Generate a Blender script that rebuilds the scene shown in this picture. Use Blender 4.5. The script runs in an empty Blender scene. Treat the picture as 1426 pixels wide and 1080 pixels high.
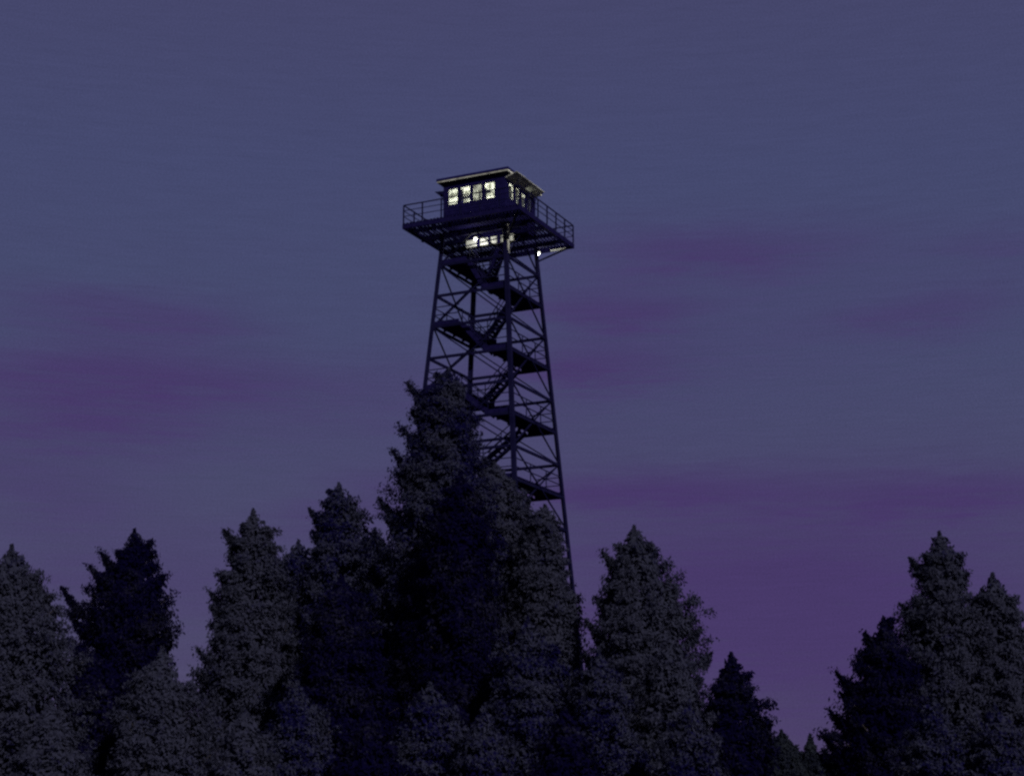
import bpy, math, random
import numpy as np
from mathutils import Vector, Matrix

rnd = random.Random(7)
scene = bpy.context.scene
col = scene.collection
R = math.radians

# ------------------------------------------------------------------ camera
F_PX, W_PX, H_PX = 2400.0, 1426.0, 1080.0
PITCH = R(14.3)
CAM = Vector((0.0, 0.0, 1.7))
cd = bpy.data.cameras.new('camera')
cd.sensor_width = 36.0
cd.lens = 36.0 * F_PX / W_PX
cd.clip_end = 20000.0
cam = bpy.data.objects.new('camera', cd)
cam.location = CAM
cam.rotation_euler = (R(90) + PITCH, 0, 0)
col.objects.link(cam)
scene.camera = cam


def ray(px, py):
    x = (px - W_PX / 2) / F_PX
    y = -(py - H_PX / 2) / F_PX
    c, s = math.cos(PITCH), math.sin(PITCH)
    return Vector((x, c - s * y, s + c * y))


def at(px, py, Y):
    d = ray(px, py)
    return CAM + d * (Y / d.y)


def ground_z(x, y):
    h = 0.018 * min(max(y, 0.0), 170.0)
    h += 0.25 * math.sin(x * 0.07 + 1.3) * math.sin(y * 0.05)
    far = max(0.0, y - 170.0)
    h -= min(far * 0.01, 6.0)
    return h


# ------------------------------------------------------------------ materials
def new_mat(name):
    m = bpy.data.materials.new(name)
    m.use_nodes = True
    nt = m.node_tree
    for n in list(nt.nodes):
        nt.nodes.remove(n)
    out = nt.nodes.new('ShaderNodeOutputMaterial')
    return m, nt, out


def noisy_mat(name, c1, c2, scale=3.0, rough=0.75, metal=0.0, spec=0.2, bump=0.0, emis=None):
    m, nt, out = new_mat(name)
    tc = nt.nodes.new('ShaderNodeTexCoord')
    nz = nt.nodes.new('ShaderNodeTexNoise')
    nz.inputs['Scale'].default_value = scale
    nz.inputs['Detail'].default_value = 6
    rp = nt.nodes.new('ShaderNodeValToRGB')
    rp.color_ramp.elements[0].position = 0.35
    rp.color_ramp.elements[0].color = (*c1, 1)
    rp.color_ramp.elements[1].position = 0.65
    rp.color_ramp.elements[1].color = (*c2, 1)
    b = nt.nodes.new('ShaderNodeBsdfPrincipled')
    b.inputs['Roughness'].default_value = rough
    b.inputs['Metallic'].default_value = metal
    b.inputs['Specular IOR Level'].default_value = spec
    nt.links.new(tc.outputs['Object'], nz.inputs['Vector'])
    nt.links.new(nz.outputs['Fac'], rp.inputs['Fac'])
    nt.links.new(rp.outputs['Color'], b.inputs['Base Color'])
    if bump:
        bp = nt.nodes.new('ShaderNodeBump')
        bp.inputs['Strength'].default_value = bump
        nt.links.new(nz.outputs['Fac'], bp.inputs['Height'])
        nt.links.new(bp.outputs['Normal'], b.inputs['Normal'])
    if emis:
        b.inputs['Emission Color'].default_value = (*emis[0], 1)
        b.inputs['Emission Strength'].default_value = emis[1]
    nt.links.new(b.outputs['BSDF'], out.inputs['Surface'])
    return m


def foliage_mat(name, c1, c2, p1=.40, p2=.58):
    m, nt, out = new_mat(name)
    tc = nt.nodes.new('ShaderNodeTexCoord')
    n1 = nt.nodes.new('ShaderNodeTexNoise')
    n1.inputs['Scale'].default_value = 0.55
    n1.inputs['Detail'].default_value = 3
    n2 = nt.nodes.new('ShaderNodeTexNoise')
    n2.inputs['Scale'].default_value = 7.0
    n2.inputs['Detail'].default_value = 2
    ad = nt.nodes.new('ShaderNodeMath')
    ad.operation = 'MULTIPLY_ADD'
    ad.inputs[1].default_value = 0.5
    mu = nt.nodes.new('ShaderNodeMath')
    mu.operation = 'MULTIPLY'
    mu.inputs[1].default_value = 0.5
    rp = nt.nodes.new('ShaderNodeValToRGB')
    rp.color_ramp.elements[0].position = p1
    rp.color_ramp.elements[0].color = (*c1, 1)
    rp.color_ramp.elements[1].position = p2
    rp.color_ramp.elements[1].color = (*c2, 1)
    d = nt.nodes.new('ShaderNodeBsdfDiffuse')
    t = nt.nodes.new('ShaderNodeBsdfTranslucent')
    mx = nt.nodes.new('ShaderNodeMixShader')
    mx.inputs[0].default_value = 0.36
    L = nt.links.new
    L(tc.outputs['Object'], n1.inputs['Vector'])
    L(tc.outputs['Object'], n2.inputs['Vector'])
    L(n2.outputs['Fac'], mu.inputs[0])
    L(n1.outputs['Fac'], ad.inputs[0])
    L(mu.outputs[0], ad.inputs[2])
    L(ad.outputs[0], rp.inputs['Fac'])
    L(rp.outputs['Color'], d.inputs['Color'])
    L(rp.outputs['Color'], t.inputs['Color'])
    L(d.outputs[0], mx.inputs[1])
    L(t.outputs[0], mx.inputs[2])
    L(mx.outputs[0], out.inputs['Surface'])
    return m


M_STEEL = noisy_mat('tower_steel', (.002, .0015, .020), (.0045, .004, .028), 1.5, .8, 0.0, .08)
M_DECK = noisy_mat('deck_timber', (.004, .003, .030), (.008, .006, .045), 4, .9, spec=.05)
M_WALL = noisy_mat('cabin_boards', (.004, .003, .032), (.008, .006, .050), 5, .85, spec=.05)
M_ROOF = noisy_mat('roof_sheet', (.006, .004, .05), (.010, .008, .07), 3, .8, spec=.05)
M_WHITE = noisy_mat('pale_paint', (.60, .60, .53), (.80, .80, .73), 6, .6)
M_WORN = noisy_mat('worn_pale_paint', (.20, .20, .18), (.58, .58, .51), 2.2, .7)  # also stands for front fascia shade and lamplight by a leg
M_BARK = noisy_mat('bark', (.03, .026, .03), (.07, .06, .06), 5, .9, bump=.4)
M_LIT = foliage_mat('lit_grey_needles', (.012, .011, .050), (.034, .035, .066), .36, .44)  # sunlit grey with some navy shade patches put into the colour
M_MID = foliage_mat('lit_shade_needles', (.006, .005, .042), (.031, .032, .064), .44, .53)  # sunlit clumps and navy shade between them, painted by noise
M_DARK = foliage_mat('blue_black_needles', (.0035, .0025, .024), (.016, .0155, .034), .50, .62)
M_FAR = foliage_mat('far_green_needles', (.008, .009, .024), (.024, .028, .040))
M_GROUND = noisy_mat('forest_floor', (.02, .02, .022), (.05, .048, .045), .4, .95, bump=.3)
M_BULB = noisy_mat('lamp_glass', (.8, .8, .75), (.8, .8, .75), 1, .4, emis=((1, 1, .9), 3.0))
M_GEAR = noisy_mat('dark_gear', (.02, .02, .02), (.05, .045, .04), 6, .7)
M_FLOOR = noisy_mat('cabin_floor', (.10, .08, .06), (.18, .14, .10), 5, .7)


def curtain_mat(name, c, tr):
    m, nt, out = new_mat(name)
    tc = nt.nodes.new('ShaderNodeTexCoord')
    nz = nt.nodes.new('ShaderNodeTexNoise')
    nz.inputs['Scale'].default_value = 3.5
    nz.inputs['Detail'].default_value = 3
    rp = nt.nodes.new('ShaderNodeValToRGB')
    rp.color_ramp.elements[0].position = .40
    rp.color_ramp.elements[0].color = (c[0] * .22, c[1] * .22, c[2] * .2, 1)  # dark patches painted in to break up the window glow
    rp.color_ramp.elements[1].position = .6
    rp.color_ramp.elements[1].color = (*c, 1)
    d = nt.nodes.new('ShaderNodeBsdfDiffuse')
    t = nt.nodes.new('ShaderNodeBsdfTranslucent')
    mx = nt.nodes.new('ShaderNodeMixShader')
    mx.inputs[0].default_value = tr
    nt.links.new(tc.outputs['Object'], nz.inputs['Vector'])
    nt.links.new(nz.outputs['Fac'], rp.inputs['Fac'])
    nt.links.new(rp.outputs[0], d.inputs[0])
    nt.links.new(rp.outputs[0], t.inputs[0])
    nt.links.new(d.outputs[0], mx.inputs[1])
    nt.links.new(t.outputs[0], mx.inputs[2])
    nt.links.new(mx.outputs[0], out.inputs['Surface'])
    return m


M_CURT = curtain_mat('pale_blind', (.88, .89, .83), .9)
M_DUSK = curtain_mat('dimming_blind', (.05, .05, .045), .9)  # near-black sheet added to dim the right-hand windows
M_DIM = curtain_mat('grey_blind', (.26, .26, .24), .9)


def glass_mat():
    m, nt, out = new_mat('window_glass')
    tr = nt.nodes.new('ShaderNodeBsdfTransparent')
    tr.inputs[0].default_value = (.88, .9, .86, 1)
    gl = nt.nodes.new('ShaderNodeBsdfGlossy')
    gl.inputs['Roughness'].default_value = .05
    nz = nt.nodes.new('ShaderNodeTexNoise')
    nz.inputs['Scale'].default_value = 2
    mu = nt.nodes.new('ShaderNodeMath')
    mu.operation = 'MULTIPLY'
    mu.inputs[1].default_value = .2
    mx = nt.nodes.new('ShaderNodeMixShader')
    nt.links.new(nz.outputs['Fac'], mu.inputs[0])
    nt.links.new(mu.outputs[0], mx.inputs[0])
    nt.links.new(tr.outputs[0], mx.inputs[1])
    nt.links.new(gl.outputs[0], mx.inputs[2])
    nt.links.new(mx.outputs[0], out.inputs['Surface'])
    return m


M_GLASS = glass_mat()


# ------------------------------------------------------------------ mesh helpers
class MB:
    def __init__(self):
        self.v, self.f = [], []

    def hexa(self, pts):
        n = len(self.v)
        self.v += [tuple(p) for p in pts]
        for q in ((0, 3, 2, 1), (4, 5, 6, 7), (0, 1, 5, 4), (1, 2, 6, 5), (2, 3, 7, 6), (3, 0, 4, 7)):
            self.f.append(tuple(n + i for i in q))
        return self

    def box(self, x0, y0, z0, x1, y1, z1):
        return self.hexa([(x0, y0, z0), (x1, y0, z0), (x1, y1, z0), (x0, y1, z0),
                          (x0, y0, z1), (x1, y0, z1), (x1, y1, z1), (x0, y1, z1)])

    def bar(self, p, q, w, h=None, up=(0, 0, 1)):
        p, q = Vector(p), Vector(q)
        h = w if h is None else h
        d = (q - p).normalized()
        u = Vector(up)
        if abs(d.dot(u)) > .98:
            u = Vector((0, 1, 0))
        s = d.cross(u).normalized() * (w / 2)
        t = s.cross(d).normalized() * (h / 2)
        return self.hexa([p - s - t, p + s - t, p + s + t, p - s + t, q - s - t, q + s - t, q + s + t, q - s + t])

    def angle_bar(self, p, q, ax, ay, w, th):
        """an L section from p to q with flanges along ax and ay"""
        p, q, ax, ay = Vector(p), Vector(q), Vector(ax), Vector(ay)
        prof = [(0, 0), (w, 0), (w, th), (th, th), (th, w), (0, w)]
        n = len(self.v)
        for o in (p, q):
            for a, b in prof:
                self.v.append(tuple(o + ax * a + ay * b))
        for i in range(6):
            j = (i + 1) % 6
            self.f.append((n + i, n + j, n + 6 + j, n + 6 + i))
        for b0 in (n, n + 6):
            self.f.append((b0, b0 + 1, b0 + 2, b0 + 3))
            self.f.append((b0, b0 + 3, b0 + 4, b0 + 5))
        return self

    def tube(self, pts, radii, seg=8):
        n = len(self.v)
        for k, p in enumerate(pts):
            p = Vector(p)
            a = Vector(pts[max(0, k - 1)])
            b = Vector(pts[min(len(pts) - 1, k + 1)])
            d = (b - a).normalized()
            u = d.orthogonal().normalized() if k == 0 else (u0 - d * u0.dot(d)).normalized()
            u0 = u
            w = d.cross(u)
            for i in range(seg):
                t = 2 * math.pi * i / seg
                self.v.append(tuple(p + (u * math.cos(t) + w * math.sin(t)) * radii[k]))
        for k in range(len(pts) - 1):
            for i in range(seg):
                j = (i + 1) % seg
                self.f.append((n + k * seg + i, n + k * seg + j, n + (k + 1) * seg + j, n + (k + 1) * seg + i))
        self.f.append(tuple(n + i for i in range(seg))[::-1])
        self.f.append(tuple(n + (len(pts) - 1) * seg + i for i in range(seg)))
        return self

    def build(self, name, mat, parent=None, loc=None):
        me = bpy.data.meshes.new(name)
        me.from_pydata(self.v, [], self.f)
        me.materials.append(mat)
        me.update()
        o = bpy.data.objects.new(name, me)
        col.objects.link(o)
        if parent is not None:
            o.parent = parent
        if loc is not None:
            o.location = loc
        return o


def empty(name, loc, rz=0.0, label=None, cat=None, group=None, kind=None):
    o = bpy.data.objects.new(name, None)
    o.location = loc
    o.rotation_euler = (0, 0, rz)
    o.empty_display_size = .5
    col.objects.link(o)
    tag(o, label, cat, group, kind)
    return o


def tag(o, label=None, cat=None, group=None, kind=None):
    if label:
        o['label'] = label
    if cat:
        o['category'] = cat
    if group:
        o['group'] = group
    if kind:
        o['kind'] = kind
    return o


# ------------------------------------------------------------------ ground
def make_ground():
    xs = sorted(set([-6000, -3000, -1500, -700, -400] + list(range(-200, 201, 8)) + [400, 700, 1500, 3000, 6000]))
    ys = sorted(set([-3000, -1000, -300, -100] + list(range(-40, 321, 8)) + [450, 700, 1200, 2500, 5000, 9000]))
    v = [(x, y, ground_z(x, y)) for y in ys for x in xs]
    n = len(xs)
    f = [(j * n + i, j * n + i + 1, (j + 1) * n + i + 1, (j + 1) * n + i)
         for j in range(len(ys) - 1) for i in range(n - 1)]
    me = bpy.data.meshes.new('ground')
    me.from_pydata(v, [], f)
    me.materials.append(M_GROUND)
    me.polygons.foreach_set('use_smooth', [True] * len(f))
    o = bpy.data.objects.new('ground', me)
    col.objects.link(o)
    tag(o, 'dark forest floor under the conifers and the lookout tower', 'ground', kind='structure')


make_ground()

# ------------------------------------------------------------------ lookout tower
TD = 102.0                       # distance of the tower's axis
TA = R(26)
TX = at(682, 325, TD).x
TZ = ground_z(TX, TD)
tower = empty('lookout_tower', (TX, TD, TZ), -TA,
              'tall dark steel fire lookout tower with lit cabin, rising behind the conifers', 'lookout tower')

Z_DECK = 37.30 - TZ              # underside of the deck frame
Z_FLOOR = Z_DECK + .42


def half(z):
    """half the side of the leg square at local height z"""
    return (4.45 + (Z_DECK - z) * 0.153) / 2


CORN = [(-1, -1), (1, -1), (1, 1), (-1, 1)]


def cpt(k, z, inset=0.0):
    h = half(z) - inset
    return Vector((CORN[k][0] * h, CORN[k][1] * h, z))


for k in range(4):
    sx, sy = CORN[k]
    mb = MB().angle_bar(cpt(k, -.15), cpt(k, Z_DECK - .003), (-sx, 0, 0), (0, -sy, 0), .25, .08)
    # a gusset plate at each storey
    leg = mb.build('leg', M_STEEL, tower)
    MB().box(sx * half(0) - .55, sy * half(0) - .55, -.4, sx * half(0) + .55, sy * half(0) + .55, .12).build('footing', M_WORN, leg)

rings = [35.2 - 2.0 * i - TZ for i in range(16)]
rings = [z for z in rings if z > 1.0]
for i, z in enumerate(rings):
    for k in range(4):
        a, b = cpt(k, z, .12), cpt((k + 1) % 4, z, .12)
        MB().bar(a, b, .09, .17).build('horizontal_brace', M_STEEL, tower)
for i in range(0, len(rings) - 1, 2):
    z0 = rings[i]
    z1 = rings[min(i + 2, len(rings) - 1)]
    for k in range(4):
        k2 = (k + 1) % 4
        n = Vector((CORN[k][0] + CORN[k2][0], CORN[k][1] + CORN[k2][1], 0)) * .5
        for a, b, off in ((cpt(k, z0, .10), cpt(k2, z1, .10), .02), (cpt(k, z1, .10), cpt(k2, z0, .10), -.075)):
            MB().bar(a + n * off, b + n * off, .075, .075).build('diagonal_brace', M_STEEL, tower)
# short braces between the top storey and the deck
for k in range(4):
    k2 = (k + 1) % 4
    m = (cpt(k, Z_DECK - .12, .12) + cpt(k2, Z_DECK - .12, .12)) / 2
    for q in (k, k2):
        MB().bar(cpt(q, rings[0] + .1, .12), m, .08, .08).build('knee_brace', M_STEEL, tower)

# landings and stair flights, switching from side to side
LW = 1.75


def landing(z, s):
    h = half(z) - .16
    mb = MB()
    x0, x1 = (-h, -h + LW) if s < 0 else (h - LW, h)
    n = 7
    for i in range(n):                                     # planks with narrow gaps
        a = x0 + (x1 - x0) * i / n
        mb.box(a + .012, -h, z + .18, a + (x1 - x0) / n - .012, h, z + .23)
    for y in np.linspace(-h + .1, h - .1, 5):
        mb.box(x0, y - .04, z + .06, x1, y + .04, z + .178)
    mb.box(x0, -h - .05, z + .04, x1, -h - .003, z + .34)
    mb.box(x0, h + .003, z + .04, x1, h + .05, z + .34)
    o = mb.build('landing', M_DECK, tower)
    rl = MB()
    xo = x0 if s < 0 else x1
    for zz in (z + .75, z + 1.25):
        rl.bar((xo, -h, zz), (xo, h, zz), .05)
        rl.bar((x0, -h, zz), (x1, -h, zz), .05)
        rl.bar((x0, h, zz), (x1, h, zz), .05)
    for y in np.linspace(-h, h, 4):
        rl.bar((xo, y, z + .235), (xo, y, z + 1.222), .05)
    rl.build('landing_railing', M_STEEL, o)


def flight(z0, z1, s, side):
    """from the landing at z0 on side s up to the landing at z1 on side -s"""
    h0, h1 = half(z0) - .16, half(z1) - .16
    xa, xb = s * (h0 - LW - .01), -s * (h1 - LW - .01)
    yc = side * (min(h0, h1) - .75)
    mb = MB()
    a, b = Vector((xa, yc, z0 + .2)), Vector((xb, yc, z1 + .1))
    for dy in (-.42, .42):
        mb.bar(a + Vector((0, dy, 0)), b + Vector((0, dy, 0)), .06, .26)
    n = 9
    for i in range(n):
        p = a.lerp(b, (i + .5) / n)
        mb.box(p.x - .13, p.y - .385, p.z - .02, p.x + .13, p.y + .385, p.z + .02)
    o = mb.build('stair_flight', M_DECK, tower)
    hr = MB()
    for dy in (-.42, .42):
        up = Vector((0, dy, .95))
        hr.bar(a + up, b + up, .05)
        hr.bar(a + up * Vector((1, 1, .55)), b + up * Vector((1, 1, .55)), .04)
        for t in (.02, .5, .98):
            p = a.lerp(b, t) + Vector((0, dy, .13))
            hr.bar(p, p + Vector((0, 0, .80)), .045)
    hr.build('handrail', M_STEEL, o)


for i, z in enumerate(rings):
    s = -1 if i % 2 == 0 else 1
    landing(z, s)
    if i:
        sp = -s
        flight(z, rings[i - 1], s, -1 if i % 2 else 1)
# the last flight up to the deck hatch
flight(rings[0], Z_DECK - .05, -1, 1)

# deck ------------------------------------------------------------
DH = 4.0                     # half of the deck's side
CH = 2.15                    # half of the cabin's side
mb = MB()
mb.box(-DH, -DH, Z_DECK, DH, -DH + .12, Z_DECK + .30)
mb.box(-DH, DH - .12, Z_DECK, DH, DH, Z_DECK + .30)
mb.box(-DH, -DH + .123, Z_DECK, -DH + .12, DH - .123, Z_DECK + .30)
mb.box(DH - .12, -DH + .123, Z_DECK, DH, DH - .123, Z_DECK + .30)
mb.build('deck_frame', M_DECK, tower)
for y in np.linspace(-DH + 1.1, DH - 1.1, 5):              # joists under the boards
    MB().box(-DH + .123, y - .05, Z_DECK + .06, DH - .123, y + .05, Z_DECK + .297).build('joist', M_DECK, tower)
mb = MB()
n = 34
wd = 2 * DH / n
for i in range(n):                                         # open slats on the gallery, running past the cabin
    x = -DH + wd * i
    mb.box(x + .05, -DH - .04, Z_DECK + .303, x + wd - .05, DH + .04, Z_DECK + .338)
mb.build('deck_boards', M_DECK, tower)
MB().box(-CH, -CH, Z_DECK + .341, CH, CH, Z_DECK + .358).build('cabin_base', M_DECK, tower)
for y in (-2.05, 2.05):
    MB().box(-DH + .3, y - .08, Z_DECK - .30, DH - .3, y + .08, Z_DECK - .003).build('girder', M_DECK, tower)
MB().box(-1.5, -.29, Z_DECK - .44, 1.75, -.11, Z_DECK - .003).build('girder', M_WHITE, tower)['label'] = 'pale lamp-lit girder under the deck'
for x, w in ((-.62, .10), (.12, .07), (.78, .12), (1.32, .08)):
    MB().box(x - w, -.36, Z_DECK - .50, x + w, -.293, Z_DECK - .003).build('hanger', M_DECK, tower)
MB().bar((-1.5, -.40, Z_DECK - .38), (1.75, -.40, Z_DECK - .12), .05, .06).build('tie_bar', M_STEEL, tower)
# struts from the legs out to the deck edge
for k in range(4):
    sx, sy = CORN[k]
    p = cpt(k, Z_DECK - 1.1)
    MB().bar(p, (sx * (DH - .3), sy * (DH - .3), Z_DECK - .02), .10, .10).build('deck_strut', M_STEEL, tower)

# gallery railing
for k in range(4):
    k2 = (k + 1) % 4
    a = Vector((CORN[k][0] * (DH - .05), CORN[k][1] * (DH - .05), Z_DECK + .361))
    b = Vector((CORN[k2][0] * (DH - .05), CORN[k2][1] * (DH - .05), Z_DECK + .361))
    mb = MB()
    for hh in (.45, .82, 1.17):
        mb.bar(a + Vector((0, 0, hh)), b + Vector((0, 0, hh)), .035 if hh < 1 else .06)
    rl = mb.build('gallery_railing', M_STEEL, tower)
    for t in np.linspace(0, 1, 7)[:-1]:
        p = a.lerp(b, t)
        MB().bar(p, p + Vector((0, 0, 1.13)), .07).build('railing_post', M_STEEL, rl)

# cabin -----------------------------------------------------------
ZC = Z_DECK + .363
ZS, ZH, ZE = 39.05 - TZ, 40.18 - TZ, 40.55 - TZ            # sill, window head, eave
WT = .10


def wall_box(mb, side, t0, t1, z0, z1, out=0.0, th=WT):
    """a box in the plane of a cabin wall; t runs along the wall as seen from outside, left to right"""
    c = CH + out
    if side == 'n':      # towards -y, seen left to right = -x..x
        mb.box(t0, -c, z0, t1, -c + th, z1)
    elif side == 'e':    # towards +x, left to right = -y..y
        mb.box(c - th, t0, z0, c, t1, z1)
    elif side == 's':
        mb.box(-t1, c - th, z0, -t0, c, z1)
    else:
        mb.box(-c, -t1, z0, -c + th, -t0, z1)


def sheet(mb, side, t0, t1, z0, z1, d0, d1):
    a, b = CH - d0, CH - d1
    if side == 'n':
        q = [(t0, -a), (t1, -b)]
    elif side == 'e':
        q = [(a, t0), (b, t1)]
    else:
        raise ValueError(side)
    n = len(mb.v)
    mb.v += [(*q[0], z0), (*q[1], z0), (*q[1], z1), (*q[0], z1)]
    mb.f.append((n, n + 1, n + 2, n + 3))


def spans(side):
    if side == 'n':
        return [(-1.86, -1.11), (-.99, -.24), (-.12, .57), (.69, 1.46)]
    return [(-1.70, -.92), (-.80, -.06), (.06, .80), (.92, 1.70)]


for side in 'nesw':
    e = CH if side in 'ns' else CH - WT - .002
    mb = MB()
    wall_box(mb, side, -e, e, ZC, ZS - .002)
    wall_box(mb, side, -e, e, ZH + .002, ZE)
    sp = spans(side)
    edges = [-e] + [q for s in sp for q in s] + [e]
    for i in range(0, len(edges), 2):
        wall_box(mb, side, edges[i], edges[i + 1], ZS - .002, ZH + .002)
    for zz in np.arange(ZC + .2, ZS - .1, .2):             # lap edges of the boarding
        wall_box(mb, side, -e + .05, e - .05, zz, zz + .022, .012, .012)
    mb.build('cabin_wall', M_WALL, tower)
    for i, (a, b) in enumerate(sp):
        fr = MB()
        wall_box(fr, side, a, a + .05, ZS, ZH, .02, .08)
        wall_box(fr, side, b - .05, b, ZS, ZH, .02, .08)
        wall_box(fr, side, a + .05, b - .05, ZS, ZS + .05, .02, .08)
        wall_box(fr, side, a + .05, b - .05, ZH - .05, ZH, .02, .08)
        w = fr.build('window', M_WALL, tower)
        pn = MB()
        wall_box(pn, side, a + .052, b - .052, ZS + .052, ZH - .052, -.03, .01)
        pn.build('pane', M_GLASS, w)
        if side in 'ne':
            cu = MB()
            key = side + str(i)
            zr = {'n0': (0, 1), 'n1': (.52, .80), 'n2': (0, 1), 'n3': (0, 1),
                  'e0': (.0, .86), 'e1': (.0, 1), 'e2': (0, .8), 'e3': (0, 1)}[key]
            za = ZS + (ZH - ZS) * zr[0]
            zb = ZS + (ZH - ZS) * zr[1]
            # folded sheets added inside the pane to set each window's glow
            nf = 10
            t = np.linspace(a + .02, b - .02, nf + 1)
            for j in range(nf):
                d0 = .14 + (.025 if j % 2 else 0)
                sheet(cu, side, t[j], t[j + 1], za, zb, d0, .165 if j % 2 == 0 else .14)
            if key == 'n1':
                sheet(cu, side, t[2], t[-1], ZS, ZS + .28 * (ZH - ZS), .17, .17)
            cu.build('added_blind', M_DIM if key == 'n2' else M_CURT if side == 'n' else M_DUSK, w)

# things standing on the sills and the bunk, seen dark against the blinds
mb = MB()
mb.box(.70, -CH + .102, ZS + .44, 1.10, -CH + .132, ZS + .66)
mb.box(.68, -CH + .102, ZS - .02, .80, -CH + .132, ZS + .80)
mb.box(-.99, -CH + .102, ZS + .30, -.36, -CH + .132, ZS + .52)
mb.box(-.99, -CH + .102, ZS + .30, -.82, -CH + .132, ZS + .98)
mb.build('sill_shelf', M_GEAR, tower)
MB().box(-CH + .103, -CH + .103, ZC + .002, CH - .103, CH - .103, ZC + .04).build('cabin_floor', M_FLOOR, tower)
MB().box(-CH + .103, -CH + .103, ZE - .06, CH - .103, CH - .103, ZE - .01).build('ceiling', M_WHITE, tower)
# fire finder stand in the middle of the room with the lamp on it
mb = MB()
mb.tube([(0, 0, ZC + .042), (0, 0, ZC + .45)], [.16, .12], 10)
mb.tube([(0, 0, ZC + .451), (0, 0, ZC + .50)], [.42, .42], 16)
stand = mb.build('instrument_stand', M_GEAR, tower)
MB().tube([(0, 0, ZC + .502), (0, 0, ZC + .60), (0, 0, ZC + .78), (0, 0, ZC + .84)], [.09, .13, .13, .05], 12).build('lamp', M_BULB, tower)

# roof: low hip with a pale fascia
RO = CH + .34
zr0 = ZE + .02
mb = MB()
n0 = len(mb.v)
mb.v += [(-RO, -RO, zr0 + .24), (RO, -RO, zr0 + .24), (RO, RO, zr0 + .24), (-RO, RO, zr0 + .24), (0, 0, zr0 + 1.0)]
mb.v += [(-RO, -RO, zr0 + .10), (RO, -RO, zr0 + .10), (RO, RO, zr0 + .10), (-RO, RO, zr0 + .10)]
mb.f += [(0, 1, 4), (1, 2, 4), (2, 3, 4), (3, 0, 4), (5, 6, 1, 0), (6, 7, 2, 1), (7, 8, 3, 2), (8, 5, 0, 3), (8, 7, 6, 5)]
roof = mb.build('roof', M_ROOF, tower)
fi = RO - .03
MB().box(-fi, -fi, zr0, fi, -fi + .05, zr0 + .097).build('fascia', M_WORN, roof)  # front side's shade put into a darker paint
mb = MB()
mb.box(-fi, fi - .05, zr0, fi, fi, zr0 + .097)
mb.box(-fi, -fi + .053, zr0, -fi + .05, fi - .053, zr0 + .097)
mb.box(fi - .05, -fi + .053, zr0, fi, fi - .053, zr0 + .097)
mb.build('fascia', M_WHITE, roof)
MB().box(-fi + .053, -fi + .053, zr0 + .02, fi - .053, fi - .053, zr0 + .05).build('soffit', M_WALL, roof)
MB().tube([(0, 0, zr0 + .95), (0, 0, zr0 + 1.10)], [.09, .02], 8).build('finial', M_ROOF, roof)

# shutters propped open along the two side walls
for side in 'ew':
    for i, (a, b) in enumerate(spans(side)):
        sg = 1 if side == 'e' else -1
        x0, x1 = sg * (CH + .04), sg * (CH + .82)
        za, zb = ZH + .03, ZH + .30 if side == 'e' else ZH + .1
        ya, yb = (a - .05, b + .05)
        if side == 'e' and i == 0:
            ya = -CH - .1
        if side == 'w':
            ya, yb = -yb, -ya
        d = .04
        mb = MB()
        pts = [(x0, ya, za), (x1, ya, zb), (x1, yb, zb), (x0, yb, za)]
        if sg < 0:
            pts = pts[::-1]
        mb.hexa([Vector(p) for p in pts] + [Vector(p) + Vector((0, 0, d)) for p in pts])
        sh = mb.build('shutter', M_WORN if side == 'e' else M_WALL, tower)
        MB().bar((sg * (CH + .035), (ya + yb) / 2, ZS + .1), (x1 - sg * .1, (ya + yb) / 2, zb - .03), .035).build('prop', M_STEEL, sh)

# lamps under the deck: two at leg heads, one added to light the girder
def lamp_fixture(x, y, z, aim, watts):
    mb = MB()
    mb.bar((x, y, Z_DECK - .003), (x, y, z + .12), .05)
    mb.tube([(x, y, z + .16), (x, y, z + .10), (x, y, z - .01)], [.05, .12, .13], 12)
    o = mb.build('lamp', M_GEAR, tower)
    MB().tube([(x, y, z - .002), (x, y, z - .10), (x, y, z - .16)], [.10, .09, .04], 12).build('bulb', M_BULB, o)
    ld = bpy.data.lights.new('lamp_light', 'POINT')
    ld.energy = watts
    ld.color = (1, 1, .93)
    ld.shadow_soft_size = .12
    lo = bpy.data.objects.new('lamp_light', ld)
    lo.location = (x + aim[0], y + aim[1], z - .30)
    lo.parent = tower
    col.objects.link(lo)


lamp_fixture(-.35, -1.25, Z_DECK - .26, (0, 0), 75)
lamp_fixture(1.75, -1.5, Z_DECK - .34, (0, 0), 22)
lamp_fixture(2.15, 2.6, Z_DECK - .40, (0, 0), 45)
ld = bpy.data.lights.new('cabin_light', 'POINT')
ld.energy = 620
ld.color = (1, .995, .91)
ld.shadow_soft_size = .13
lo = bpy.data.objects.new('cabin_light', ld)
lo.location = (0, 0, ZC + 1.02)
lo.parent = tower
col.objects.link(lo)

# pale boards added to stand for lamplight on deck edge and leg head
MB().box(2.5, DH - .42, Z_DECK - .06, 3.6, DH - .16, Z_DECK - .003).build('lamplit_edge_board', M_WHITE, tower)
MB().box(2.30, -2.22, Z_DECK - 1.9, 2.36, -2.02, Z_DECK - .02).build('lamplit_leg_board', M_WORN, tower)


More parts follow.
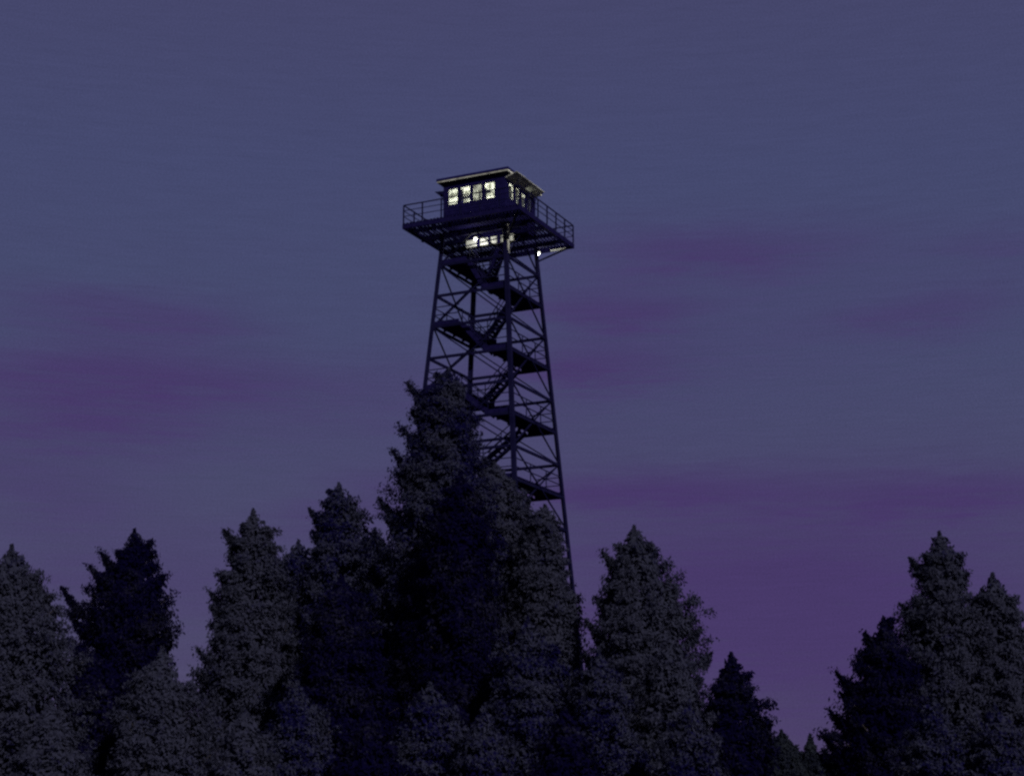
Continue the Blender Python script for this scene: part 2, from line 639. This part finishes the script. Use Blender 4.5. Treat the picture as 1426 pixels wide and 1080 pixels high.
# ------------------------------------------------------------------ trees
def leaves_mesh(name, P, size, mat, rng):
    """many small needle-tuft faces, one rhombic face per point"""
    n = len(P)
    # the tufts lie loosely over the boughs, so that a bough shades as one mass
    N = P * np.array([1, 1, 0])
    N /= np.maximum(np.linalg.norm(N, axis=1), .05)[:, None]
    N[:, 2] = .35
    N += rng.normal(size=(n, 3)) * .55
    N /= np.linalg.norm(N, axis=1)[:, None]
    d = rng.normal(size=(n, 3))
    d[:, 2] += .3
    d -= N * (d * N).sum(1)[:, None]
    d /= np.linalg.norm(d, axis=1)[:, None]
    e = np.cross(N, d)
    L = (size * rng.uniform(.6, 1.35, n))[:, None]
    Wd = L * rng.uniform(.28, .55, n)[:, None]
    k = rng.uniform(-.25, .25, n)[:, None]
    V = np.empty((n, 4, 3))
    V[:, 0] = P - d * L
    V[:, 1] = P + e * Wd + d * L * k
    V[:, 2] = P + d * L
    V[:, 3] = P - e * Wd - d * L * k
    me = bpy.data.meshes.new(name)
    me.vertices.add(n * 4)
    me.vertices.foreach_set('co', V.reshape(-1).astype(np.float32))
    me.loops.add(n * 4)
    me.loops.foreach_set('vertex_index', np.arange(n * 4, dtype=np.int32))
    me.polygons.add(n)
    me.polygons.foreach_set('loop_start', np.arange(0, n * 4, 4, dtype=np.int32))
    me.update(calc_edges=True)
    me.materials.append(mat)
    return me


def tree(prof, Y, mat, label, seed, dens=1.0, cat='conifer tree', group='conifers around the lookout tower', tips=(), leaf=.105, name='conifer_tree', trunk_mat=None):
    """prof: (row, left, right) outline of the crown in the photo, turned into metres at distance Y; below the frame it is carried on down"""
    rng = np.random.default_rng(seed)
    apex = at((prof[0][1] + prof[0][2]) / 2, prof[0][0], Y)
    x0 = apex.x
    gz = ground_z(x0, Y)
    zz, xl, xr = [], [], []
    for py, a, b in prof:
        pa, pb = at(a, py, Y), at(b, py, Y)
        zz.append(pa.z - gz)
        xl.append(max(.06, (x0 - pa.x) * 1.085))
        xr.append(max(.06, (pb.x - x0) * 1.085))
    zl = zz[-1]
    zz += [min(zl - .6, 1.4), .7]
    xl += [xl[-1] * 1.02, xl[-1] * .8]
    xr += [xr[-1] * 1.02, xr[-1] * .8]
    H = zz[0]
    zz, xl, xr = np.array(zz)[::-1], np.array(xl)[::-1], np.array(xr)[::-1]
    zlo = zz[0]
    fl = lambda z: np.interp(z, zz, xl)
    fr = lambda z: np.interp(z, zz, xr)
    # branch tips spread over the crown's surface
    zs = np.linspace(zlo, H, 400)
    rm = (fl(zs) + fr(zs)) / 2
    w = rm + .22
    cdf = np.cumsum(w)
    cdf /= cdf[-1]
    area = float(np.sum(w) * (H - zlo) / 400 * 2 * math.pi)
    nb = int(area * 2.3) + 20
    zt = np.interp(rng.uniform(0, 1, nb), cdf, zs)
    wh = rng.uniform(.62, .85)                               # loose whorls
    zq = (np.round(zt / wh + .3) - .3) * wh
    zt = np.clip(zt + (zq - zt) * .7, zlo, H)
    top = zt > H - .95
    zt = np.where(top, H - .95 - rng.uniform(0, 1.6, nb), zt)
    az = rng.uniform(0, 2 * math.pi, nb)
    U = np.clip(rng.normal(.93, .09, nb), .5, 1.08)
    U[rng.uniform(size=nb) < .10] *= .62
    ca, sa = np.cos(az), np.sin(az)
    a_l, a_r = fl(zt), fr(zt)
    mid = (a_l + a_r) / 2
    # lumps around the crown so that the outline is uneven
    ph = rng.uniform(0, 6.28, 6)
    lump = 1 + .10 * np.sin(3 * az + zt * 1.1 + ph[0]) + .09 * np.sin(2 * az - zt * 1.9 + ph[1]) + .06 * np.sin(5 * az + zt * 3.1 + ph[2])
    lump = np.clip(lump, .84, 1.05)
    cx = np.where(ca > 0, a_r, a_l) * ca * U * lump
    cy = mid * sa * U * lump
    Ln = np.hypot(cx, cy)
    tip = np.stack([cx, cy, zt], 1)
    rise = rng.uniform(.25, .65, nb)
    root_z = np.maximum(zt - rise * Ln, .4)
    # explicit pointed branches, seen in the photo as spurs
    ex_tip, ex_root = [], []
    for (px, py) in tips:
        p = at(px, py, Y)
        v = Vector((p.x - x0, rng.uniform(-.3, .3), p.z - gz))
        ex_tip.append(v)
        ex_root.append(v.z - .75 * abs(v.x) - .2)
    if ex_tip:
        tip = np.vstack([tip, np.array(ex_tip)])
        root_z = np.concatenate([root_z, ex_root])
        Ln = np.hypot(tip[:, 0], tip[:, 1])
    nbt = len(tip)
    per = np.full(nbt, 8)
    per[nb:] = 22
    bi = np.repeat(np.arange(nbt), per)
    nc = len(bi)
    s = 1 - rng.uniform(0, 1, nc) ** 1.5 * .62
    ex = bi >= nb
    s[ex] = rng.uniform(.15, 1.0, ex.sum())
    rootp = np.stack([np.zeros(nbt), np.zeros(nbt), root_z], 1)
    q = rootp[bi] + (tip[bi] - rootp[bi]) * s[:, None]
    q[:, 2] -= (1 - s) * s * Ln[bi] * .55
    spread = (.05 + .20 * np.minimum(1.0, Ln[bi] / 2.2) * (1.12 - s))
    q += np.clip(rng.normal(size=(nc, 3)), -1.7, 1.7) * spread[:, None] * np.array([1, 1, .62])
    # leaves of each clump
    nl = max(3, int(20 * dens))
    P = np.repeat(q, nl, axis=0)
    sg = np.repeat(.055 + .12 * np.minimum(1.0, Ln[bi] / 1.6), nl)
    P = P + np.clip(rng.normal(size=P.shape), -1.7, 1.7) * sg[:, None] * np.array([1, 1, .75])
    keep = (P[:, 1] < .4) | (rng.uniform(size=len(P)) < .4)
    P = P[keep]
    # pointed upswept spurs of foliage
    SP = []
    for j in range(nb, nbt):
        SP.append((tip[j], min(1.9, .5 + .55 * Ln[j]), 1500))
    cand = np.where((zt > zlo + .25 * (H - zlo)) & (np.abs(ca) > .55))[0]
    for j in rng.choice(cand, min(len(cand), 22), replace=False):
        SP.append((tip[j] * np.array([1.0, 1.0, 1]), rng.uniform(.6, 1.2), 600))
    SP.append((np.array([0, 0, H]), 2.3, 3400))
    for tp, ln, cnt in SP:
        if zt.max() - tp[2] > .9 * H:
            continue
        cnt = int(cnt * dens)
        rr = math.hypot(tp[0], tp[1])
        inn = np.array([-tp[0], -tp[1], 0]) / max(rr, .2) * min(1, rr / .3)
        dr = inn * .75 + np.array([0, 0, -1.0])
        dr /= np.linalg.norm(dr)
        t = rng.uniform(0, 1, cnt) ** .6
        wob = .78 + .22 * np.sin(t * ln * 9 + rng.uniform(0, 6)) if rr > .01 else 1.5
        pp = tp + dr * (t * ln)[:, None] + np.clip(rng.normal(size=(cnt, 3)), -1.6, 1.6) * (.02 + .21 * t * wob)[:, None]
        P = np.vstack([P, pp])
    # dense heart of the crown, so that no light shows straight through it
    ni = int(area * 55 * dens)
    zi = np.interp(rng.uniform(0, 1, ni), cdf, zs)
    ai = rng.uniform(0, 2 * math.pi, ni)
    ui = np.sqrt(rng.uniform(0, 1, ni)) * .80
    c2, s2 = np.cos(ai), np.sin(ai)
    zi = zi - .3
    Q = np.stack([np.where(c2 > 0, fr(zi), fl(zi)) * c2 * ui, (fl(zi) + fr(zi)) / 2 * s2 * ui, zi], 1)
    # leader
    nt_ = 60
    tt = rng.uniform(0, 1, nt_)
    T = np.stack([rng.normal(size=nt_) * .05 * (1.4 - tt), rng.normal(size=nt_) * .05 * (1.4 - tt), H - .7 + tt * .72], 1)
    P = np.vstack([P, Q, T])
    sz = np.full(len(P), leaf)
    sz[-nt_:] *= .8
    sz[len(P) - nt_ - ni:len(P) - nt_] *= 1.6
    P[:, 2] = np.maximum(P[:, 2], .15)
    global NFACES
    NFACES += len(P)
    root = empty(name, (x0, Y, gz), 0, label, cat, group)
    cr = bpy.data.objects.new('crown', leaves_mesh('crown', P, sz, mat, rng))
    col.objects.link(cr)
    cr.parent = root
    # trunk with limbs
    mb = MB()
    r0 = .10 + H * .012
    bend = rng.uniform(-.12, .12, 2)
    pts, rad = [], []
    for k in range(9):
        t = k / 8
        pts.append((bend[0] * math.sin(t * 3), bend[1] * math.sin(t * 3), -.2 + (H - .2) * t))
        rad.append(max(.015, r0 * (1 - t) ** .85))
    mb.tube(pts, rad, 8)
    idx = np.linspace(0, nbt - 1, min(nbt, 110)).astype(int)
    for j in idx:
        a, b = rootp[j], tip[j]
        m_ = (a + b) / 2
        m_[2] -= .13 * Ln[j]
        rr = .012 + .012 * Ln[j]
        mb.tube([tuple(a), tuple(m_), tuple(a + (b - a) * .94)], [rr, rr * .7, .006], 4)
    mb.build('trunk', trunk_mat or M_BARK, root)
    return root


NFACES = 0
T = []
def add(*a, **k):
    T.append((a, k))


# outline rows: (photo row, left, right)
add([(758, 16, 17), (775, 2, 36), (797, -16, 54), (837, -36, 78), (870, -50, 98), (930, -65, 116), (1000, -75, 130), (1080, -80, 140)],
    80, M_LIT, 'broad grey conifer cut off by the left edge of the picture')
add([(736, 187, 188), (757, 172, 209), (789, 158, 222), (815, 128, 238), (850, 110, 241), (889, 106, 248), (930, 105, 228), (1000, 112, 195), (1080, 105, 200)],
    92, M_DARK, 'nearly black conifer with two spurs, second tall one from the left edge', tips=[(139, 768), (124, 786), (85, 816), (95, 850), (212, 752)])
add([(900, 225, 227), (925, 202, 247), (950, 184, 262), (985, 165, 282), (1080, 150, 310)],
    76, M_LIT, 'small grey conifer in front of the black two-spurred conifer')
add([(708, 352, 354), (735, 339, 380), (770, 328, 390), (800, 316, 398), (850, 300, 404), (905, 282, 410), (960, 274, 418), (1080, 262, 432)],
    88, M_LIT, 'tall grey conifer with ragged left side, left of the dark gap-filled middle trees', tips=[(311, 737), (338, 729), (305, 798), (291, 822), (275, 902), (279, 930), (319, 769)])
add([(752, 414, 417), (775, 392, 440), (800, 384, 450), (850, 376, 458), (920, 366, 466), (1080, 350, 490)],
    91, M_MID, 'round-shouldered conifer squeezed between two taller pointed ones, left of the tower')
add([(672, 471, 473), (692, 455, 495), (726, 444, 514), (757, 436, 526), (800, 424, 540), (870, 408, 555), (1080, 385, 580)],
    90, M_MID, 'pointed conifer with one bent spur, next left of the tallest tree', tips=[(429, 706), (434, 738), (460, 684)])
add([(512, 624, 626), (530, 602, 643), (548, 592, 648), (570, 584, 655), (600, 572, 664), (640, 560, 672), (690, 540, 685), (760, 518, 697), (850, 502, 705), (1080, 492, 725)],
    88, M_MID, 'tallest conifer, its top standing against the left leg of the lookout tower',
    tips=[(567, 534), (573, 570), (559, 594), (545, 626), (525, 690), (551, 655), (535, 720), (646, 545), (607, 520)])
add([(655, 640, 642), (690, 616, 668), (730, 602, 682), (780, 592, 690), (850, 576, 692), (930, 562, 688), (1000, 550, 692), (1080, 540, 700)],
    82, M_DARK, 'wide blue-black conifer directly in front of the tallest tree')
add([(642, 686, 692), (652, 664, 702), (676, 656, 720), (706, 652, 742), (760, 650, 764), (850, 648, 784), (1080, 640, 812)],
    90, M_LIT, 'grey conifer hiding the foot of the tower, touching the tallest tree')
add([(702, 752, 766), (714, 738, 774), (746, 722, 782), (800, 708, 792), (850, 700, 802), (930, 692, 814), (1080, 684, 835)],
    87, M_LIT, 'grey conifer under the right leg of the lookout tower')
add([(731, 882, 884), (748, 870, 902), (775, 856, 920), (805, 848, 948), (830, 838, 964), (865, 824, 977), (920, 812, 984), (1000, 802, 998), (1080, 792, 1010)],
    84, M_LIT, 'large grey conifer standing alone just right of the tower', tips=[(838, 766), (845, 804), (828, 828), (814, 862)])
add([(907, 1017, 1019), (935, 1000, 1043), (955, 995, 1053), (985, 990, 1067), (1030, 986, 1069), (1080, 980, 1076)],
    80, M_DARK, 'small black pointed conifer at the left side of the open gap')
add([(739, 1307, 1309), (757, 1294, 1327), (783, 1281, 1346), (810, 1274, 1346), (840, 1258, 1360), (880, 1244, 1370), (960, 1228, 1385), (1080, 1216, 1400)],
    86, M_LIT, 'tallest grey conifer of the clump at the right side', tips=[(1264, 776), (1285, 774), (1252, 838)])
add([(858, 1229, 1231), (885, 1212, 1252), (915, 1198, 1268), (940, 1178, 1275), (985, 1166, 1275), (1020, 1155, 1275), (1080, 1146, 1282)],
    83, M_DARK, 'dark ragged conifer leaning into the right side of the open gap', tips=[(1203, 880), (1190, 914), (1163, 932), (1169, 962), (1154, 986), (1141, 1018), (1241, 862)])
add([(797, 1381, 1383), (812, 1368, 1396), (830, 1357, 1413), (870, 1350, 1426), (950, 1340, 1442), (1080, 1328, 1455)],
    85, M_LIT, 'grey conifer cut off by the right edge of the picture')
# lower trees in front
add([(948, 414, 416), (975, 392, 438), (1010, 372, 458), (1080, 350, 480)],
    72, M_MID, 'low mottled conifer at the bottom, below the round-shouldered one')
add([(800, 474, 476), (830, 450, 502), (870, 432, 522), (920, 420, 540), (1000, 408, 552), (1080, 400, 560)],
    80, M_DARK, 'blue-black conifer in front of the tree with the bent spur')
add([(950, 598, 600), (975, 574, 626), (1010, 556, 645), (1080, 535, 668)],
    74, M_MID, 'low mottled conifer at the bottom, below the wide blue-black one')
add([(860, 734, 736), (890, 712, 762), (930, 694, 786), (1000, 676, 806), (1080, 664, 820)],
    78, M_MID, 'mottled conifer in front of the tree under the right tower leg')
add([(905, 832, 834), (935, 808, 858), (980, 792, 880), (1080, 770, 905)],
    76, M_MID, 'mottled low conifer in front of the large lone grey conifer')
add([(880, 930, 932), (915, 904, 958), (960, 888, 976), (1080, 868, 1000)],
    77, M_LIT, 'low grey conifer between the lone grey conifer and the small black one')
add([(985, 512, 514), (1010, 492, 534), (1080, 465, 565)],
    70, M_DARK, 'low dark conifer at the bottom edge, lower left of the wide blue-black one')
add([(985, 785, 787), (1010, 764, 808), (1080, 735, 840)],
    70, M_DARK, 'low dark conifer at the bottom edge under the tower')
add([(985, 672, 674), (1010, 652, 696), (1080, 628, 722)],
    71, M_MID, 'low mottled conifer at the bottom edge between two dark ones')
add([(970, 1300, 1302), (1000, 1275, 1326), (1080, 1245, 1360)],
    74, M_MID, 'low mottled conifer at the bottom of the right clump')
add([(985, 338, 340), (1010, 318, 362), (1080, 290, 392)],
    70, M_LIT, 'low grey conifer at the bottom edge, left of the middle trees')
add([(975, 958, 960), (1005, 938, 982), (1080, 910, 1010)],
    71, M_MID, 'low mottled conifer at the bottom edge near the small black one')
add([(975, 70, 72), (1005, 48, 96), (1080, 15, 130)],
    70, M_LIT, 'low grey conifer at the bottom left corner')
add([(905, 128, 132), (930, 108, 170), (970, 92, 190), (1010, 84, 205), (1080, 76, 225)],
    82, M_DARK, 'low dark conifer at the foot of the black two-spurred conifer')
add([(735, 521, 523), (755, 502, 540), (800, 486, 556), (900, 470, 572), (1080, 450, 590)],
    94, M_MID, 'mottled conifer filling the joint between the bent-spur tree and the tallest tree')
add([(980, 1385, 1387), (1005, 1362, 1410), (1080, 1335, 1440)],
    73, M_MID, 'low mottled conifer at the bottom right corner')
for i, (a, k) in enumerate(T):
    tree(*a, seed=100 + i, **k)

# far trees in the gap
far = [(1088, 1016, 1.0), (1128, 1022, .8), (1108, 1038, 1.2), (1150, 1042, 1.1), (1068, 1034, 1.1), (1136, 1046, 1.2), (1096, 1046, 1.2), (1050, 1030, 1.0)]
fl_ = ['far green conifer, tallest in the bottom of the open gap', 'thin far conifer like a spike in the bottom of the gap',
       'rounded far conifer between the two far pointed tops', 'far low conifer beside the dark ragged conifer',
       'far low conifer beside the small black conifer', 'far low conifer right of the thin spike',
       'far low conifer under the tallest far top', 'far conifer partly behind the small black conifer']
for i, (px, py, wd) in enumerate(far):
    narrow = .45 if i == 1 else 1.0
    tree([(py, px - 1, px + 1), (py + 8, px - 10 * wd * narrow, px + 10 * wd * narrow), (py + 22, px - 22 * wd * narrow, px + 22 * wd * narrow), (1085, px - 30 * wd, px + 30 * wd)],
         165 + 4 * (i % 4), M_FAR, fl_[i], 300 + i, dens=.35, group='far conifers in the gap', leaf=.2)

# ------------------------------------------------------------------ world, dusk sky with purple streaks
SUN_EL, SUN_AZ = R(27), R(154)       # azimuth clockwise from +Y, the way the camera looks: behind and to the right
world = bpy.data.worlds.new('World')
scene.world = world
world.use_nodes = True
nt = world.node_tree
for n in list(nt.nodes):
    nt.nodes.remove(n)
L = nt.links.new
wo = nt.nodes.new('ShaderNodeOutputWorld')
bg = nt.nodes.new('ShaderNodeBackground')
bg.inputs['Strength'].default_value = 0.1
L(bg.outputs[0], wo.inputs[0])
sky = nt.nodes.new('ShaderNodeTexSky')
sky.sky_type = 'NISHITA'
sky.sun_disc = False
sky.sun_elevation = SUN_EL
sky.sun_rotation = SUN_AZ


def math_(op, a, b=None, c=None):
    n = nt.nodes.new('ShaderNodeMath')
    n.operation = op
    for i, v in enumerate((a, b, c)):
        if v is None:
            continue
        if isinstance(v, (int, float)):
            n.inputs[i].default_value = v
        else:
            L(v, n.inputs[i])
    return n.outputs[0]


geo = nt.nodes.new('ShaderNodeTexCoord')
sx = nt.nodes.new('ShaderNodeSeparateXYZ')
L(geo.outputs['Generated'], sx.inputs[0])
azn = math_('ARCTAN2', sx.outputs[0], sx.outputs[1])
eln = math_('ARCSINE', sx.outputs[2])
cv = nt.nodes.new('ShaderNodeCombineXYZ')
L(math_('MULTIPLY', azn, 5.0), cv.inputs[0])
L(math_('MULTIPLY', eln, 46.0), cv.inputs[1])


def wnoise(scale, detail, rough=.6, vec=None):
    n = nt.nodes.new('ShaderNodeTexNoise')
    n.inputs['Scale'].default_value = scale
    n.inputs['Detail'].default_value = detail
    n.inputs['Roughness'].default_value = rough
    L((vec or cv).outputs[0], n.inputs['Vector'])
    return n.outputs['Fac']


n_big = wnoise(.9, 6, .62)
n_streak = wnoise(4.5, 5, .7)
# wander the patches' edges
az_w = math_('ADD', azn, math_('MULTIPLY', math_('SUBTRACT', n_big, .5), .16))
el_w = math_('ADD', eln, math_('MULTIPLY', math_('SUBTRACT', n_streak, .5), .034))
patches = [(190, 442, 120, 24, .55), (150, 515, 190, 24, .58), (110, 585, 170, 34, .66), (50, 690, 130, 34, .42), (380, 545, 170, 30, .25),
           (1000, 352, 170, 26, .60), (840, 436, 90, 22, .55), (830, 515, 90, 22, .55), (1310, 432, 100, 24, .42), (1390, 345, 70, 18, .3),
           (900, 684, 190, 20, .50), (1320, 690, 150, 22, .55), (1090, 860, 340, 110, 1.0), (520, 690, 110, 34, .40), (200, 800, 220, 44, .36), (650, 560, 160, 60, .25),
           (1000, 470, 220, 60, .22)]
acc = None
for px, py, sx_, sy_, amp in patches:
    d = ray(px, py).normalized()
    a0, e0 = math.atan2(d.x, d.y), math.asin(d.z)
    u = math_('MULTIPLY', math_('SUBTRACT', az_w, a0), F_PX / (sx_ * 1.1))
    v = math_('MULTIPLY', math_('SUBTRACT', el_w, e0), F_PX / (sy_ * 1.35))
    g = math_('EXPONENT', math_('MULTIPLY', math_('ADD', math_('MULTIPLY', u, u), math_('MULTIPLY', v, v)), -.8))
    g = math_('MULTIPLY', g, amp)
    acc = g if acc is None else math_('ADD', acc, g)
# fainter banks of cloud elsewhere round the horizon
elsewhere = math_('MULTIPLY', math_('SUBTRACT', n_big, .46), 1.0)
cl = nt.nodes.new('ShaderNodeClamp')
L(math_('MULTIPLY', acc, math_('ADD', math_('MULTIPLY', n_streak, 1.5), .38)), cl.inputs[0])
low = nt.nodes.new('ShaderNodeMapRange')
low.inputs['From Min'].default_value = R(22)
low.inputs['From Max'].default_value = R(6)
L(eln, low.inputs['Value'])
fac = math_('ADD', cl.outputs[0], math_('MULTIPLY', math_('MAXIMUM', elsewhere, 0.0), low.outputs[0]))
clf = nt.nodes.new('ShaderNodeClamp')
L(fac, clf.inputs[0])
# blue-grey base with a slightly bluer middle
ramp = nt.nodes.new('ShaderNodeValToRGB')
mr = nt.nodes.new('ShaderNodeMapRange')
mr.inputs['From Min'].default_value = R(2)
mr.inputs['From Max'].default_value = R(28)
L(eln, mr.inputs['Value'])
L(mr.outputs[0], ramp.inputs['Fac'])
els = ramp.color_ramp.elements
els[0].position = 0.0
els[0].color = (.66, .50, 1.28, 1)
els[1].position = 1.0
els[1].color = (.58, .58, 1.40, 1)
for p, c in ((.30, (.64, .635, 1.40)), (.52, (.585, .655, 1.50)), (.75, (.565, .635, 1.52))):
    e = els.new(p)
    e.color = (*c, 1)
mix = nt.nodes.new('ShaderNodeMixRGB')
L(clf.outputs[0], mix.inputs[0])
L(ramp.outputs[0], mix.inputs[1])
mix.inputs[2].default_value = (.585, .34, 1.32, 1)
# thin horizontal streaks in brightness
cv2 = nt.nodes.new('ShaderNodeCombineXYZ')
L(math_('MULTIPLY', azn, 30.0), cv2.inputs[0])
L(math_('MULTIPLY', eln, 620.0), cv2.inputs[1])
fine = wnoise(1.0, 4, .7, cv2)
br = math_('ADD', math_('MULTIPLY', math_('SUBTRACT', fine, .5), .22), 1.0)
br = math_('ADD', br, math_('MULTIPLY', math_('SUBTRACT', n_streak, .5), .16))
cv3 = nt.nodes.new('ShaderNodeCombineXYZ')
L(math_('MULTIPLY', azn, 900.0), cv3.inputs[0])
L(math_('MULTIPLY', eln, 1500.0), cv3.inputs[1])
br = math_('ADD', br, math_('MULTIPLY', math_('SUBTRACT', wnoise(1.0, 1, .5, cv3), .5), .5))
vm = nt.nodes.new('ShaderNodeVectorMath')
vm.operation = 'SCALE'
L(mix.outputs[0], vm.inputs[0])
L(br, vm.inputs['Scale'])
sv = nt.nodes.new('ShaderNodeVectorMath')
sv.operation = 'SCALE'
L(sky.outputs[0], sv.inputs[0])
sv.inputs['Scale'].default_value = .012
add_ = nt.nodes.new('ShaderNodeVectorMath')
add_.operation = 'ADD'
L(vm.outputs[0], add_.inputs[0])
L(sv.outputs[0], add_.inputs[1])
L(add_.outputs[0], bg.inputs['Color'])

sd = bpy.data.lights.new('sun', 'SUN')
sd.energy = 3.0
sd.angle = R(.5)
sd.color = (1, .96, .86)
so = bpy.data.objects.new('sun', sd)
dirv = Vector((math.sin(SUN_AZ) * math.cos(SUN_EL), math.cos(SUN_AZ) * math.cos(SUN_EL), math.sin(SUN_EL)))
so.rotation_euler = dirv.to_track_quat('Z', 'Y').to_euler()
so.location = dirv * 200
col.objects.link(so)

scene.view_settings.view_transform = 'Standard'
scene.view_settings.look = 'None'
scene.view_settings.exposure = 0
scene.render.engine = 'CYCLES'
scene.cycles.use_denoising = False
scene.cycles.filter_width = 2.5
scene.cycles.transparent_max_bounces = 8
